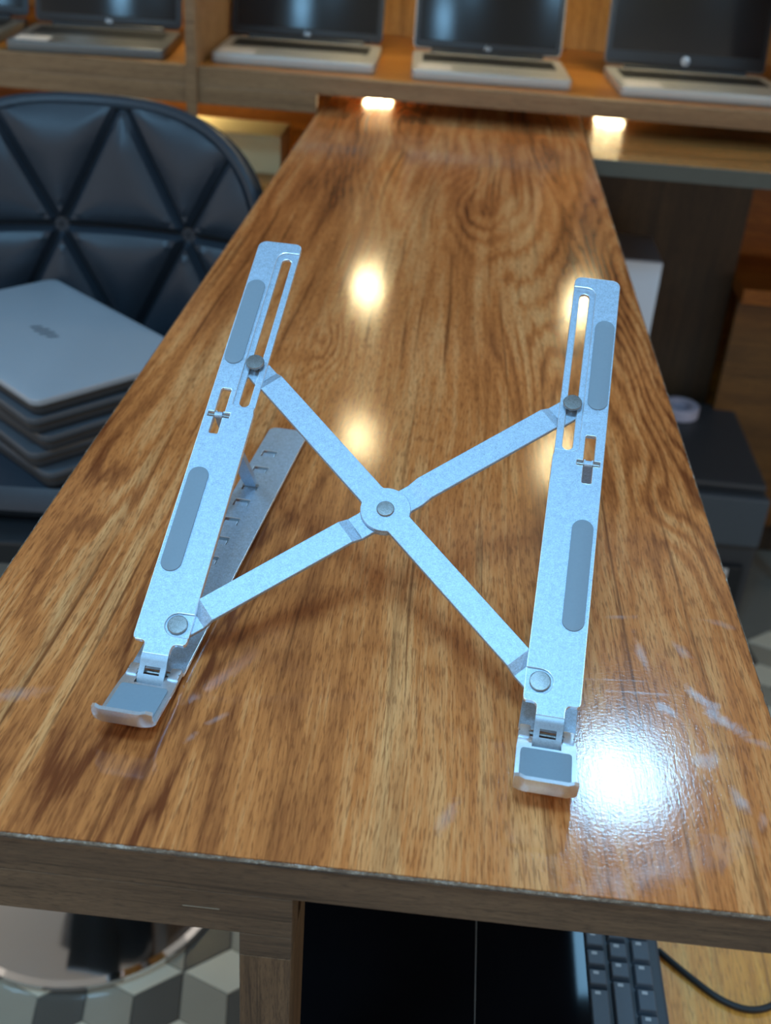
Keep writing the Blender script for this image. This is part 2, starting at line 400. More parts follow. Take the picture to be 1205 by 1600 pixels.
# ------------------------------------------------------------------ side counter on the right, with its back panel
sc = empty('side_counter', (.5, 1.95, FZ)); tag(sc, 'low wooden side counter with a dark grey edge joining the main counter on its right', 'counter')
def q(name, m, x0, x1, y0, y1, z0, z1, bev=.001, par=None): return obj(name, box(x0-.5, x1-.5, y0-1.95, y1-1.95, z0-FZ, z1-FZ, bev), m, par or sc)
q('countertop', W_TOP2, .1935, 1.3, 1.762, 2.28, -.024, 0)
q('edge_band', M_GREYEDGE, .1935, 1.3, 1.757, 1.762, -.0245, -.0008, .0005)
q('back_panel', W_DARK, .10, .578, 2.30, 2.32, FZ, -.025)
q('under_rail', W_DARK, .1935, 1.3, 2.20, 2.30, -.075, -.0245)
q('cabinet_back', W_ORANGE, .578, 1.3, 2.44, 2.46, FZ, -.025)
q('cabinet_shelf', W_ORANGE, .578, 1.3, 2.20, 2.44, -.355, -.325)
q('cabinet_door', W_DOOR, .578, 1.3, 2.22, 2.24, FZ+.08, -.355)
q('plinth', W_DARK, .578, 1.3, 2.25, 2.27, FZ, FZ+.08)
po = tag(obj('metal_pole', tube([(.79, 2.1, FZ), (.79, 2.1, -.025)], .014, 16), M_GREYDECK, None, True), 'slim grey pole under the side counter beside the wooden cabinet', 'pole')

# ------------------------------------------------------------------ main counter
XL, XR, YF, YB = -.24943, .1917, .34183, 2.27
ct = empty('wood_counter', (-.03, 1.2, FZ)); tag(ct, 'long glossy brown wood-grain counter reaching back to the shelves', 'counter')
def p(name, m, x0, x1, y0, y1, z0, z1, bev=.0006, par=None):
    o = obj(name, box(x0, x1, y0, y1, z0, z1, bev), m, par or ct); o.location = (.03, -1.2, -FZ); return o
top = p('countertop', W_TOP, XL, XR, YF+.0012, YB, -.003, 0, .0005)
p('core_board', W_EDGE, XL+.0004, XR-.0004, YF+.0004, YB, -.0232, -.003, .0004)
def ragged(name, a, b_, n, w, out, hgt, jit):
    """thin chipped strip along an edge"""
    a = Vector(a); b_ = Vector(b_); bm = bmesh.new(); out = Vector(out); R = []
    for i in range(n+1):
        c = a.lerp(b_, i/n); j = random.random()
        inw = -out*(w*(.25+jit*random.random()**2)); up1 = Vector((0, 0, .0001+.0003*random.random()))
        R.append([bm.verts.new(c+inw+Vector((0,0,.00012))), bm.verts.new(c-out*.0003+up1), bm.verts.new(c+out*.0006*random.random()+Vector((0,0,-.0003))), bm.verts.new(c+out*.0006+Vector((0,0,-hgt)))])
    for s0, s1 in zip(R, R[1:]):
        for k in range(3): bm.faces.new((s0[k], s0[k+1], s1[k+1], s1[k]))
    bmesh.ops.recalc_face_normals(bm, faces=bm.faces)
    o = obj(name, bm, M_CHIP, ct, True); o.location = (.03, -1.2, -FZ); o['label'] = 'pale chipped edge'; return o
ragged('chipped_edge', (XL, YF, 0), (XR, YF, 0), 420, .0006, (0, -1, 0), .0009, 1.0)
ragged('chipped_edge', (XR, YF, 0), (XR, YB, 0), 500, .0009, (1, 0, 0), .0010, .8)
ragged('chipped_edge', (XL, YB, 0), (XL, YF, 0), 500, .0005, (-1, 0, 0), .0008, .5)
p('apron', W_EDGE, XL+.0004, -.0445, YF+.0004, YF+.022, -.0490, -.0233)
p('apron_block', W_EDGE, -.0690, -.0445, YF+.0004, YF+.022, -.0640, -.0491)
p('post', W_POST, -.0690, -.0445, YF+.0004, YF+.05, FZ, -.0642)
sc_ = p('scratch', plain('scratched_laminate', srgb(150,130,106), .6, nscale=300, namp=.2), -.095, -.078, YF+.0002, YF+.0005, -.0347, -.0344, 0)
# rear support legs
p('post', W_POST, -.20, -.175, 1.2, 1.6, FZ, -.0233)

# ------------------------------------------------------------------ lower desk, keyboard, cable
ld = empty('lower_desk', (.25, .62, FZ)); tag(ld, 'lower light wood desk surface under the counter front', 'desk')
def d_(name, m, x0, x1, y0, y1, z0, z1, bev=.001): o = obj(name, box(x0-.25, x1-.25, y0-.62, y1-.62, z0-FZ, z1-FZ, bev), m, ld); return o
W_LOW = wood('lower_desk_veneer', srgb(255,196,106), srgb(244,162,70), srgb(190,112,44), 'Y', .8, .4, 12.3, .2, .8)
LZ = -.412
d_('desktop', W_LOW, -.04, .46, .38, .80, LZ-.024, LZ)
for x in (.0, .42):
    for y in (.42, .76): d_('leg', W_POST, x-.02, x+.02, y-.02, y+.02, FZ, LZ-.024)
kb = empty('keyboard', (.16, .62, LZ)); tag(kb, 'dark grey computer keyboard lying sideways on the lower desk', 'keyboard')
obj('body', box(-.072, .068, -.23, .23, .0006, .014, .003), M_KEYB, kb)
U = .019
def key(parent, x0, x1, y0, y1, leg=True):
    b = box(x0+.0012, x1-.0012, y0+.0012, y1-.0012, .0138, .0195, 0)
    for v in b.verts:
        if v.co.z > .018: v.co.x += (.0016 if v.co.x < (x0+x1)/2 else -.0016); v.co.y += (.0016 if v.co.y < (y0+y1)/2 else -.0016)
    bmesh.ops.bevel(b, geom=list(b.edges), offset=.0006, segments=1, affect='EDGES')
    k = obj('key', b, M_KEYCAP, parent)
    if leg: obj('legend', box(x0+.006, x0+.0105, y1-.0075, y1-.0045, .01955, .0197, 0), M_PRINT, k)
yfar = .222  # far end is the keyboard's left end
rows = [[1.25,1.25,1.25,6.25,1.25,1.25,1.25,1.5,1,1,1,1,1], [2.25]+[1]*10+[2.75,1,1,1,1,1], [1.75]+[1]*11+[2.25,1,1,1,1], [1.5]+[1]*12+[1.5,1,1,1,1], [1]*13+[2,1,1,1,1], [1]*19]
for ri, row in enumerate(rows):
    x1 = .060 - ri*U; y = yfar
    for wdt in row:
        if y-wdt*U < -.228: break
        key(kb, x1-U, x1, y-wdt*U, y, ri < 3); y -= wdt*U
gr = empty('glass_riser', (.03, .57, LZ)); tag(gr, 'glossy black glass riser over the lower desk beside the keyboard', 'riser')
for (x0, x1) in ((-.078, .0637), (.0643, .1445)):
    g_ = obj('glass_panel', box(x0-.03, x1-.03, -.175, .17, .106, .113, .0008), M_GLASS, gr)
obj('seam_strip', box(.0336, .0344, -.175, .17, .1115, .1134, .0001), M_GREYDECK, gr)
for x in (-.058, .044):
    for y in (-.15, .15): obj('standoff', lathe([(0, .0005), (.008, .0005), (.008, .003), (.005, .004), (.005, .1055), (0, .1055)], 16, (x, y, 0)), M_CHROME, gr, True)
pts = []
ctrl = [(.222,.655),(.245,.632),(.27,.612),(.295,.607),(.32,.622),(.345,.665),(.36,.72),(.365,.78)]
for i in range(len(ctrl)-1):
    p0, p1, p2, p3 = [Vector(ctrl[max(0, min(len(ctrl)-1, i+k))]) for k in (-1, 0, 1, 2)]
    for s in range(6):
        t = s/6; pts.append(.5*((2*p1)+(p2-p0)*t+(2*p0-5*p1+4*p2-p3)*t*t+(3*p1-p0-3*p2+p3)*t**3))
cb = tube([(v.x+.008, v.y, LZ+.0032) for v in pts], .0028, 10)
tag(obj('cable', cb, M_CABLE, None, True), 'thin black cable curving over the lower desk from the keyboard', 'cable')

# ------------------------------------------------------------------ quilted bar chair with stacked laptops
CH = (-.450, 1.125); chz = FZ; CR = math.radians(5)
ch = empty('bar_chair', (CH[0], CH[1], FZ), CR); tag(ch, 'black quilted leatherette bar chair on a chrome disc base', 'chair')
obj('base_disc', lathe([(0, .001), (.198, .001), (.204, .006), (.203, .012), (.196, .018), (.15, .030), (.09, .044), (.05, .06), (.034, .085), (.031, .10), (0, .101)], 64), M_CHROME, ch, True)
obj('column', lathe([(0, .10), (.030, .10), (.030, .36), (.024, .362), (.024, .612), (0, .613)], 32), M_CHROME, ch, True)
obj('column_cover', lathe([(.031, .30), (.045, .31), (.045, .44), (.031, .45)], 32), M_BLACK, ch, True)
def sup(th, n, a, b): c, s = math.cos(th), math.sin(th); return (a*math.copysign(abs(c)**(2/n), c), b*math.copysign(abs(s)**(2/n), s))
# seat cushion
SEATZ = -.262-FZ
bm = bmesh.new(); rings = []
for (k, z) in ((.0, -.046), (.80, -.046), (.95, -.041), (1.0, -.028), (.985, -.02), (.93, -.004), (.8, .0), (.4, .0), (0, .0)):
    rings.append([bm.verts.new((sup(2*math.pi*i/48, 3, .225*k, .225*k)[0], sup(2*math.pi*i/48, 3, .225*k, .185*k)[1]+.125, SEATZ+z)) for i in range(48)])
for a, c in zip(rings, rings[1:]):
    for i in range(48): bm.faces.new((a[i], a[(i+1) % 48], c[(i+1) % 48], c[i]))
bmesh.ops.remove_doubles(bm, verts=bm.verts, dist=1e-5); bmesh.ops.recalc_face_normals(bm, faces=bm.faces)
seat = obj('seat', bm, M_LEATHER, ch, True)
obj('seat_plate', box(-.1, .1, -.1, .1, SEATZ-.075, SEATZ-.045, .004), M_BLACK, ch)
# backrest
BA, BB, BZ = .235, .225, -.148-FZ
def bk(u, v, n=0):
    yy = .368 - 1.15*u*u + .10*v
    dn = Vector((2.3*u, -1, .10)); dn.normalize(); dn = Vector((-dn.x if False else -2.3*u, -1, .10)).normalized()
    return Vector((u-.012, yy, BZ+v)) + dn*n
def inside(u, v, sc_=1.0): return (abs(u/(BA*sc_))**3.0 + abs(v/(BB*sc_))**3.0)
def clampo(u, v, sc_=1.0):
    f = inside(u, v, sc_)
    if f <= 1: return u, v
    k = f**(-1/3.0); return u*k, v*k
bm = bmesh.new(); F = []; Bk = []
NR, NA = 14, 72
for layer, dep in ((F, .0), (Bk, -.035)):
    for i in range(NR+1):
        k = i/NR; row = []
        for j in range(NA):
            uu, vv = sup(2*math.pi*j/NA, 3.0, BA*k, BB*k)
            rd = -.012*max(0, (k-.85)/.15)**2 if dep == 0 else .01*max(0, (k-.8)/.2)**2
            row.append(bm.verts.new(bk(uu, vv, dep+rd)))
        layer.append(row)
for Lr, flip in ((F, 0), (Bk, 1)):
    for a, c in zip(Lr, Lr[1:]):
        for j in range(NA): 
            f = (a[j], a[(j+1) % NA], c[(j+1) % NA], c[j]); bm.faces.new(f if not flip else f[::-1])
for j in range(NA): bm.faces.new((F[-1][j], F[-1][(j+1) % NA], Bk[-1][(j+1) % NA], Bk[-1][j]))
bmesh.ops.remove_doubles(bm, verts=bm.verts, dist=1e-5); bmesh.ops.recalc_face_normals(bm, faces=bm.faces)
back = obj('backrest', bm, M_SEAM, ch, True)
# triangular quilted cushions
TB, THT = .176, .165; V0 = .225
def quilt(A, B, Cc):
    n = 20; bm = bmesh.new(); g = {}
    cen = [(A[k]+B[k]+Cc[k])/3 for k in (0, 1)]
    if sum(inside(*clp) < 1.0 for clp in (A, B, Cc, cen, [(A[k]+cen[k])/2 for k in (0,1)], [(B[k]+cen[k])/2 for k in (0,1)], [(Cc[k]+cen[k])/2 for k in (0,1)])) < 2: return
    for i in range(n+1):
        for j in range(n+1-i):
            a, b_, c = i/n, j/n, 1-i/n-j/n
            u_ = A[0]*a+B[0]*b_+Cc[0]*c; v_ = A[1]*a+B[1]*b_+Cc[1]*c
            u_ = cen[0]+(u_-cen[0])*.985; v_ = cen[1]+(v_-cen[1])*.985
            f0 = inside(u_, v_, .965); u_, v_ = clampo(u_, v_, .965)
            edge = max(0.0, min(a, b_, c))*3.0
            eo = max(0.0, 1-min(f0, 1.0))*1.6
            xx = min(1.0, edge*1.25); hgt = .022*math.sqrt(max(0, 1-(1-xx)**2)) * min(1.0, eo+.15)**.5
            g[i, j] = bm.verts.new(bk(u_, v_, hgt+.0005))
    for i in range(n):
        for j in range(n-i):
            bm.faces.new((g[i, j], g[i+1, j], g[i, j+1]))
            if i+j < n-1: bm.faces.new((g[i+1, j], g[i+1, j+1], g[i, j+1]))
    bmesh.ops.remove_doubles(bm, verts=bm.verts, dist=2e-4)
    bmesh.ops.dissolve_degenerate(bm, edges=bm.edges, dist=1e-5); bmesh.ops.recalc_face_normals(bm, faces=bm.faces)
    if sum(f.normal.y*f.calc_area() for f in bm.faces) > 0: bmesh.ops.reverse_faces(bm, faces=bm.faces)
    obj('quilted_panel', bm, M_LEATHER, ch, True)
U0 = .040
for r in range(3):
    vt, vb = V0-r*THT, V0-(r+1)*THT; off = 0 if r % 2 == 0 else TB/2
    for k in range(-3, 4):
        at = U0+off+k*TB
        quilt((at, vt), (at-TB/2, vb), (at+TB/2, vb)); quilt((at, vt), (at+TB/2, vb), (at+TB, vt))
rim = [bk(*sup(2*math.pi*j/80, 3.0, BA*.985, BB*.985), -.002) for j in range(80)]
obj('piping', tube(rim, .009, 10, True), M_LEATHER, ch, True)
for s in (-1, 1): obj('back_bracket', tube([(s*.07, .15, SEATZ-.065), (s*.07, .34, SEATZ-.065), (s*.07, .385, SEATZ-.01), (s*.07, .395, SEATZ+.05)], .012, 10), M_CHROME, ch, True)

# stack of closed laptops on the seat
stc = Vector((-.490, 1.257)); sang = math.atan2(1.238-1.453, -.30+.55)
def closed_laptop(i, z, m, dx, dy, da, label, logo=False):
    t = empty('laptop', (stc.x+dx, stc.y+dy, z), sang+da); tag(t, label, 'laptop', 'closed laptops stacked on the chair')
    h = .0215; W2, D2 = .165, .109
    obj('base', plate([rrect(-W2+.004, W2-.004, -D2+.004, D2-.004, .012)], .0004, .011, .002), M_LAPBASE, t, True)
    obj('lid', plate([rrect(-W2, W2, -D2, D2, .014)], .0125, h, .0022), m, t, True)
    obj('hinge', tube([(-.12, D2-.006, .0118), (.12, D2-.006, .0118)], .005, 10), M_LAPBASE, t, True)
    if logo:
        lg = bmesh.new()
        for k in range(4):
            x = -.021+k*.0125; ln = .012 if k in (0, 3) else .017
            b = bmesh.new(); vv = [b.verts.new((x+.006*s, y*ln, h+zz)) for zz in (.0001, .0004) for (s, y) in ((-1, -.5), (-.1, -.5), (1, .5), (.1, .5))]
            for f in ((0,1,2,3),(7,6,5,4),(0,4,5,1),(1,5,6,2),(2,6,7,3),(3,7,4,0)): b.faces.new([vv[q_] for q_ in f])
            bmesh.ops.recalc_face_normals(b, faces=b.faces); merge(lg, b)
        obj('logo', lg, M_LOGOD, t); obj('badge', box(-.145, -.118, -.098, -.090, h+.0001, h+.0004, 0), M_LOGOD, t)
    return t
zs = -.2615
spec = [(M_LIDD, .004, -.003, .02, 'dark grey closed laptop at the bottom of the stack on the chair'), (M_LIDD, -.003, .002, -.03, 'dark grey closed laptop second from the bottom of the chair stack'),
        (M_LIDD, .003, .001, .02, 'dark grey closed laptop in the middle of the chair stack'), (M_LIDD, -.002, -.002, -.015, 'dark grey closed laptop just below the silver one on the chair'),
        (M_LID, 0, 0, 0, 'silver closed laptop on top of the stack on the chair')]
for i, (m, dx, dy, da, lb) in enumerate(spec):
    closed_laptop(i, zs+i*.0222, m, dx, dy, da, lb, i == 4)

# ------------------------------------------------------------------ open laptops on display
def open_laptop(fx, fy, ang, W, D, H, deck, bez, lidm, label, big=False, tilt=15, shade=0, mark=True):
    """(fx, fy) = left front corner on the shelf board"""
    t = empty('laptop', (fx, fy, ST), ang); tag(t, label, 'laptop', 'open laptops on the shelf')
    bs = obj('base', plate([rrect(0, W, 0, D, .010)], .0008, .0165, .002), deck, t, True)
    obj('keyboard', box(.018, W-.018, D*.46, D*.84, .0160, .0172, .0004), M_KEYS, bs)
    obj('touchpad', box(W*.34, W*.66, D*.07, D*.40, .0162, .0169, .0002), deck, bs)
    obj('sticker', box(.010, W*.25, D*.06, D*.30, .01645, .0170, .0001), M_STICK, bs)
    obj('hinge', tube([(W*.12, D-.004, .018), (W*.88, D-.004, .018)], .0055, 12), M_BEZEL, t, True)
    tl = math.radians(tilt); Mx = Matrix.Translation((0, D-.002, .019)) @ Matrix.Rotation(math.pi/2-tl, 4, 'X')
    def lid(name, b, m, par):
        b.transform(Mx); bmesh.ops.recalc_face_normals(b, faces=b.faces); return obj(name, b, m, par, True)
    ld_ = lid('lid', plate([rrect(0, W, .002, H, .009)], -.006, -.0005, .001), lidm, t)
    lid('bezel', plate([rrect(.002, W-.002, .004, H-.002, .008)], -.0006, .0006, .0002), bez, ld_)
    mb = .026 if big else .016
    lid('screen', plate([rrect(.010, W-.010, mb, H-.010, .002)], .0005, .0010, .0001), M_SCREEN, ld_)
    if mark:
        if big:
            lid('logo', plate([circle(W/2, .014, .0078, 32)], .0006, .0012, .0001), M_LOGO, ld_)
            text_mesh('logo_letters', 'hp', .0125, M_BEZEL, ld_, Mx @ Matrix.Translation((W/2, .0142, .0014)), .0001, .25)
        else:
            text_mesh('logo', 'hp', .012, M_LOGO, ld_, Mx @ Matrix.Translation((W/2, .009, .0009)), .0001, .25)
    return t
open_laptop(-.102, 1.972, .05, .268, .205, .185, M_SILVER, M_BEZEL, M_SILVER, 'open silver laptop on the shelf directly behind the counter end')
open_laptop(-.440, 1.978, .03, .276, .205, .190, M_SILVER, M_BEZEL, M_LIDD, 'open laptop with a pale blue reflection on its screen, left of the counter end')
open_laptop(-.775, 1.935, .10, .262, .205, .190, M_GREYDECK, M_BEZEL, M_LIDD, 'open grey laptop with a black screen behind the quilted chair')
open_laptop(.245, 1.972, .06, .290, .205, .200, M_SILVER, M_BEZEL, M_GREYDECK, 'open laptop with a round silver logo under its screen, rightmost on the shelf', True, 12)
open_laptop(-1.075, 1.95, .08, .270, .205, .190, M_GREYDECK, M_BEZEL, M_LIDD, 'open laptop cut off by the left side of the picture', False, 15, 0, False)

# ------------------------------------------------------------------ things under the shelves
cn = empty('carton', (-.43, 2.13, -.146)); tag(cn, 'small cream carton on the lower shelf beside the chair back', 'box')
obj('body', box(-.09, .095, -.06, .06, .0005, .066, .001), M_CARTONY, cn); obj('flap', box(-.088, .093, -.058, .058, .066, .0685, .0005), M_CARTONY, cn)
obj('print', box(-.012, .008, -.0606, -.0601, .012, .036, 0), plain('carton_print', srgb(150,110,90), .6, nscale=200, namp=.4), cn)

pr = empty('printer', (.48, 2.06, FZ)); tag(pr, 'dark grey office printer on the floor right of the counter', 'printer')
obj('body', box(-.095, .15, -.19, .19, .004, .335, .012, 3), M_PRN, pr)
b = box(-.09, .145, -.17, .19, .335, .352, .008, 2)
obj('top_cover', b, M_PRN, pr); obj('front_panel', box(-.092, .147, -.202, -.189, .235, .338, .004), M_PRNF, pr)
obj('tray', box(-.075, .13, -.205, -.189, .03, .19, .004), M_BLACK, pr); obj('label_plate', box(.02, .10, -.2075, -.205, .15, .185, .0005), M_STICK, pr)
for sx in (-.07, .12):
    for sy in (-.16, .16): obj('foot', lathe([(0, .0), (.014, .0), (.014, .006), (0, .006)], 16, (sx, sy, 0)), M_BLACK, pr)
tr = tag(obj('tape_roll', lathe([(.024, 0), (.038, 0), (.040, .002), (.040, .022), (.038, .024), (.024, .024), (.024, 0)], 40), M_TAPE, None, True, (.497, 2.175, FZ+.3525)), 'roll of pale tape lying on the dark printer', 'tape')
wc = empty('white_carton', (.362, 2.11, FZ)); tag(wc, 'tall white carton standing behind the right edge of the counter', 'box')
obj('body', box(-.13, .013, -.10, .06, .0005, .72, .002), M_CARTON, wc); obj('lid_flap', box(-.128, .011, -.098, .058, .72, .723, .0005), plain('carton_grey', srgb(150,152,160), .6, nscale=40, namp=.05), wc)

# ------------------------------------------------------------------ the laptop stand
PHI, TH = .08293, .49849
OX, OY, OZ = -.03228, .45511, .02063
DD, RW, RL = .20617, .02925, .28861
dv = Vector((math.sin(PHI)*math.cos(TH), math.cos(PHI)*math.cos(TH), math.sin(TH))); cv = Vector((math.cos(PHI), -math.sin(PHI), 0)); nv = cv.cross(dv)
hv = Vector((math.sin(PHI), math.cos(PHI), 0))
stand = empty('laptop_stand', (OX, OY, 0)); tag(stand, 'silver aluminium folding laptop stand with crossed arms on the wooden counter', 'laptop stand')
O0 = Vector((0, 0, OZ))
MR = Matrix((cv, dv, nv)).transposed().to_4x4(); MR.translation = O0            # rail plane: (a, s, n)
MB_ = Matrix((cv, hv, Vector((0, 0, 1)))).transposed().to_4x4()                  # counter plane: (a, y, z)
def side_mat(base, side):
    """local t points to the inside of the stand"""
    S = Matrix.Identity(4); S[0][0] = -side; S[0][3] = side*DD/2
    return base @ S
def place(name, b, m, mat, parent=stand, smooth=True, chamfer=False):
    b.normal_update(); ch_ = [abs(f.normal.z) < .97 for f in b.faces]
    b.transform(mat); bmesh.ops.recalc_face_normals(b, faces=b.faces)
    o = obj(name, b, m, parent, smooth)
    if chamfer:
        o.data.materials.append(M_CHAMFER)
        for p_, c_ in zip(o.data.polygons, ch_): p_.material_index = int(c_)
    return o
hw = RW/2
for side in (-1, 1):
    A = side_mat(MR, side); Bm = side_mat(MB_, side); Bh = Bm.copy()
    if side > 0: Bm = Bm @ Matrix.Rotation(math.radians(2.2), 4, 'Z')
    # --- rail
    tg0, tg1 = -.0072, .0072
    def outline(recess):
        o_ = []
        # tongue bottom then ccw
        o_ += [(tg0, -.0085), (tg1, -.0085), (tg1, -.0045)]
        o_ += [(tg1+.0024-.0024*math.cos(a), -.0045+.0030*math.sin(a)) for a in (math.radians(30), math.radians(60), math.radians(90))]
        o_ += [(hw-.0016, -.0015), (hw-.0004, -.0006), (hw, .0008)]
        if recess:   # upper skin leaves out the rivet seat and the slot channel
            o_ += [(hw, .0030)] + [(.0070+.0068*math.cos(a), .0098+.0068*math.sin(a)) for a in [math.radians(-90-15*i) for i in range(13)]] + [(hw, .0168)]
            o_ += [(hw, .150), (hw-.0006, .1520), (hw-.0006, .1545), (.0020, .1545), (.0003, .1560), (.0003, .2745)]
            o_ += [(.0003+.0055-.0055*math.cos(a), .2745+.0055*math.sin(a)) for a in [math.radians(18*i) for i in range(1, 6)]]
            o_ += [(hw-.0006, .2800)]
        else:
            o_ += [(hw, .150), (hw-.0006, .1520)]
        o_ += [(hw-.0006-.0045+.0045*math.cos(a), RL-.0045+.0045*math.sin(a)) for a in [math.radians(15*i) for i in range(7)]]
        o_ += [(-hw+.0055-.0055*math.sin(a), RL-.0055+.0055*math.cos(a)) for a in [math.radians(15*i) for i in range(7)]]
        o_ += [(-hw, .0008), (-hw+.0004, -.0006), (-hw+.0016, -.0015)]
        o_ += [(tg0-.0024+.0024*math.cos(a), -.0045+.0030*math.sin(a)) for a in (math.radians(90), math.radians(60), math.radians(30))]
        o_ += [(tg0, -.0045)]
        return o_
    slot = capsule(.0068, .0030, .1555, .2755)
    cross = [(-.0087, .1342), (-.0082, .1333), (-.0038, .1333), (-.0033, .1342), (-.0033, .1452), (.0006, .1452), (.0006, .1488), (-.0030, .1488), (-.0030, .1655), (-.0036, .1665), (-.0084, .1665), (-.0090, .1655), (-.0090, .1488), (-.0126, .1488), (-.0126, .1452), (-.0087, .1452)]
    rail = plate([outline(False), slot, cross], -.0032, -.0012, .0003)
    up_skin = plate([outline(True), cross], -.0012, 0, .00035)
    merge(rail, up_skin)
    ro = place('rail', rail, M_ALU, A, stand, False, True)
    # wall of the sunken channel along the slot is part of the skin; side flanges stiffen the rail
    for (t0, s0, s1) in ((-.0077, .1853, .2540), (-.0066, .0402, .1088)):
        place('rubber_pad', plate([capsule(t0, .0059, s0, s1, 14)], -.0002, .0008, .0003), M_PAD, A, ro)
    # strut pin across the small slot
    place('hinge_pin', tube([(-.0124, .1470, -.0016), (.0004, .1470, -.0016)], .0011, 12), M_RIVET, A, ro)
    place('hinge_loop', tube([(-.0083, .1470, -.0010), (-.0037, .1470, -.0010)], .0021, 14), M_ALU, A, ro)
    # --- tongue bent down to the front hinge, with its square window
    P0 = (A @ Vector((0, -.0083, -.0015)))
    y0 = (Vector((P0.x, P0.y, 0))).dot(hv); z0 = P0.z
    tb = bmesh.new()
    prof = [(y0+.0010, z0+.0006), (y0-.0012, z0-.0003), (y0-.0026, z0-.0018), (y0-.0044, z0-.0046), (y0-.0078, .0080), (y0-.0098, .0058), (y0-.0108, .0040)]
    xs = [tg0, -.0042, .0042, tg1]
    G = []
    for k, (yy, zz) in enumerate(prof):
        a_, b2 = prof[max(0, k-1)], prof[min(len(prof)-1, k+1)]
        dy, dz = b2[0]-a_[0], b2[1]-a_[1]; L_ = math.hypot(dy, dz); ny, nz = dz/L_, -dy/L_
        G.append([[tb.verts.new((x, yy+ny*e_, zz+nz*e_)) for e_ in (.0009, -.0009)] for x in xs])
    for k in range(len(prof)-1):
        for x in range(3):
            if x == 1 and k == 3: continue
            for e_ in (0, 1): tb.faces.new((G[k][x][e_], G[k][x+1][e_], G[k+1][x+1][e_], G[k+1][x][e_]))
    for k in range(len(prof)-1):
        for x in (0, 3): tb.faces.new((G[k][x][0], G[k][x][1], G[k+1][x][1], G[k+1][x][0]))
    for x in range(3):
        for k in (0, len(prof)-1): tb.faces.new((G[k][x][0], G[k][x][1], G[k][x+1][1], G[k][x+1][0]))
    for (a1, a2) in (((3, 1), (3, 2)), ((4, 1), (4, 2)), ((3, 1), (4, 1)), ((3, 2), (4, 2))):
        tb.faces.new((G[a1[0]][a1[1]][0], G[a1[0]][a1[1]][1], G[a2[0]][a2[1]][1], G[a2[0]][a2[1]][0]))
    place('hinge_tongue', tb, M_TONGUE, Bh, ro)
    # --- base plate with its ladder of notches, on thin rubber feet
    by0, by1, bz = -.006, .2885, .0050
    notch_y = [.2462, .2212, .1962, .1742, .1495, .1255, .1025]
    holes = [rrect(-.0102, .0000, y-.0045, y+.0045, .0006, 2) for y in notch_y]
    bp = plate([rrect(-hw, hw, by0, by1, .006, 6, (.001, .006, .006, .001))]+holes, bz-.0022, bz, .0002)
    for y in notch_y:   # pressed tab inside each notch
        tbx = box(-.0094, -.0010, -.0040, .0020, -.0006, .0006, .0002)
        merge(bp, tbx, Matrix.Translation((0, y-.0006, bz-.0013)) @ Matrix.Rotation(math.radians(10), 4, 'X'))
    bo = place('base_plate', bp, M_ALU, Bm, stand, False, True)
    place('rubber_foot', plate([capsule(.0, .008, .005, .285, 10)], .0001, bz-.0023, .0003), M_PAD, Bm, bo)
    for sx in (-1, 1):   # hinge ears and pin at the front
        place('hinge_ear', box(sx*.0112-.0030, sx*.0112+.0030, -.0145, -.0055, bz-.0018, bz+.0026, .0010), M_BRIGHT, Bm, bo)
    place('hinge_rod', tube([(-.0140, -.0105, bz+.0014), (.0140, -.0105, bz+.0014)], .0012, 12), M_RIVET, Bm, bo)
    # --- hook that holds the laptop
    hk = bmesh.new()
    hp = [(-.0125, .0065), (-.0205, .0071), (-.030, .0082), (-.044, .0092), (-.0498, .0094), (-.0545, .0116), (-.0566, .0160), (-.0572, .0212)]
    thk = .0021; Q = []
    NX = 12
    for k, (yy, zz) in enumerate(hp):
        a_, b2 = hp[max(0, k-1)], hp[min(len(hp)-1, k+1)]
        dy, dz = b2[0]-a_[0], b2[1]-a_[1]; L_ = math.hypot(dy, dz); ny, nz = -dz/L_, dy/L_
        if nz > 0: ny, nz = -ny, -nz
        row = []
        for i in range(NX+1):
            f = -1+2*i/NX; wd = .0148 if k > 0 else .0142
            lipc = max(0, (k-3)/4)
            bend = .0035*lipc*max(0, abs(f)-.72)/.28        # lip wraps at its ends
            drop = -.0024*max(0, (k-6))*max(0, (abs(f)-.8)/.2)**2
            row.append([hk.verts.new((f*wd*(1+.03*lipc), yy+bend+ny*e_, zz+nz*e_+drop)) for e_ in (0, thk)])
        Q.append(row)
    for k in range(len(hp)-1):
        for i in range(NX):
            if k == 0 and 3 <= i < NX-3: continue
            for e_ in (0, 1): hk.faces.new((Q[k][i][e_], Q[k][i+1][e_], Q[k+1][i+1][e_], Q[k+1][i][e_]))
    for k in range(len(hp)-1):
        for i in (0, NX): hk.faces.new((Q[k][i][0], Q[k][i][1], Q[k+1][i][1], Q[k+1][i][0]))
    for i in range(NX):
        for k in (len(hp)-1,): hk.faces.new((Q[k][i][0], Q[k][i][1], Q[k][i+1][1], Q[k][i+1][0]))
        if 3 <= i < NX-3: hk.faces.new((Q[1][i][0], Q[1][i][1], Q[1][i+1][1], Q[1][i+1][0]))
        else: hk.faces.new((Q[0][i][0], Q[0][i][1], Q[0][i+1][1], Q[0][i+1][0]))
    hko = place('hook', hk, M_BRIGHT, Bh)
    pb = plate([rrect(-.0126, .0126, -.0490, -.0236, .0018)], 0, .0009, .0003)
    for v in pb.verts: v.co.z += .0082 + (-.030-v.co.y)*.0010/.014
    place('rubber_pad', pb, M_PAD, Bh, hko)
    # --- strut from the rail pin down to a notch of the base plate
    pa = A @ Vector((-.0060, .1470, -.0020)); ib = Bm.inverted() @ pa
    qb = Vector((-.0052, .1975, bz-.0006))
    dirv = (qb-ib).normalized(); sx = Vector((1, 0, 0)); nrm = sx.cross(dirv).normalized()
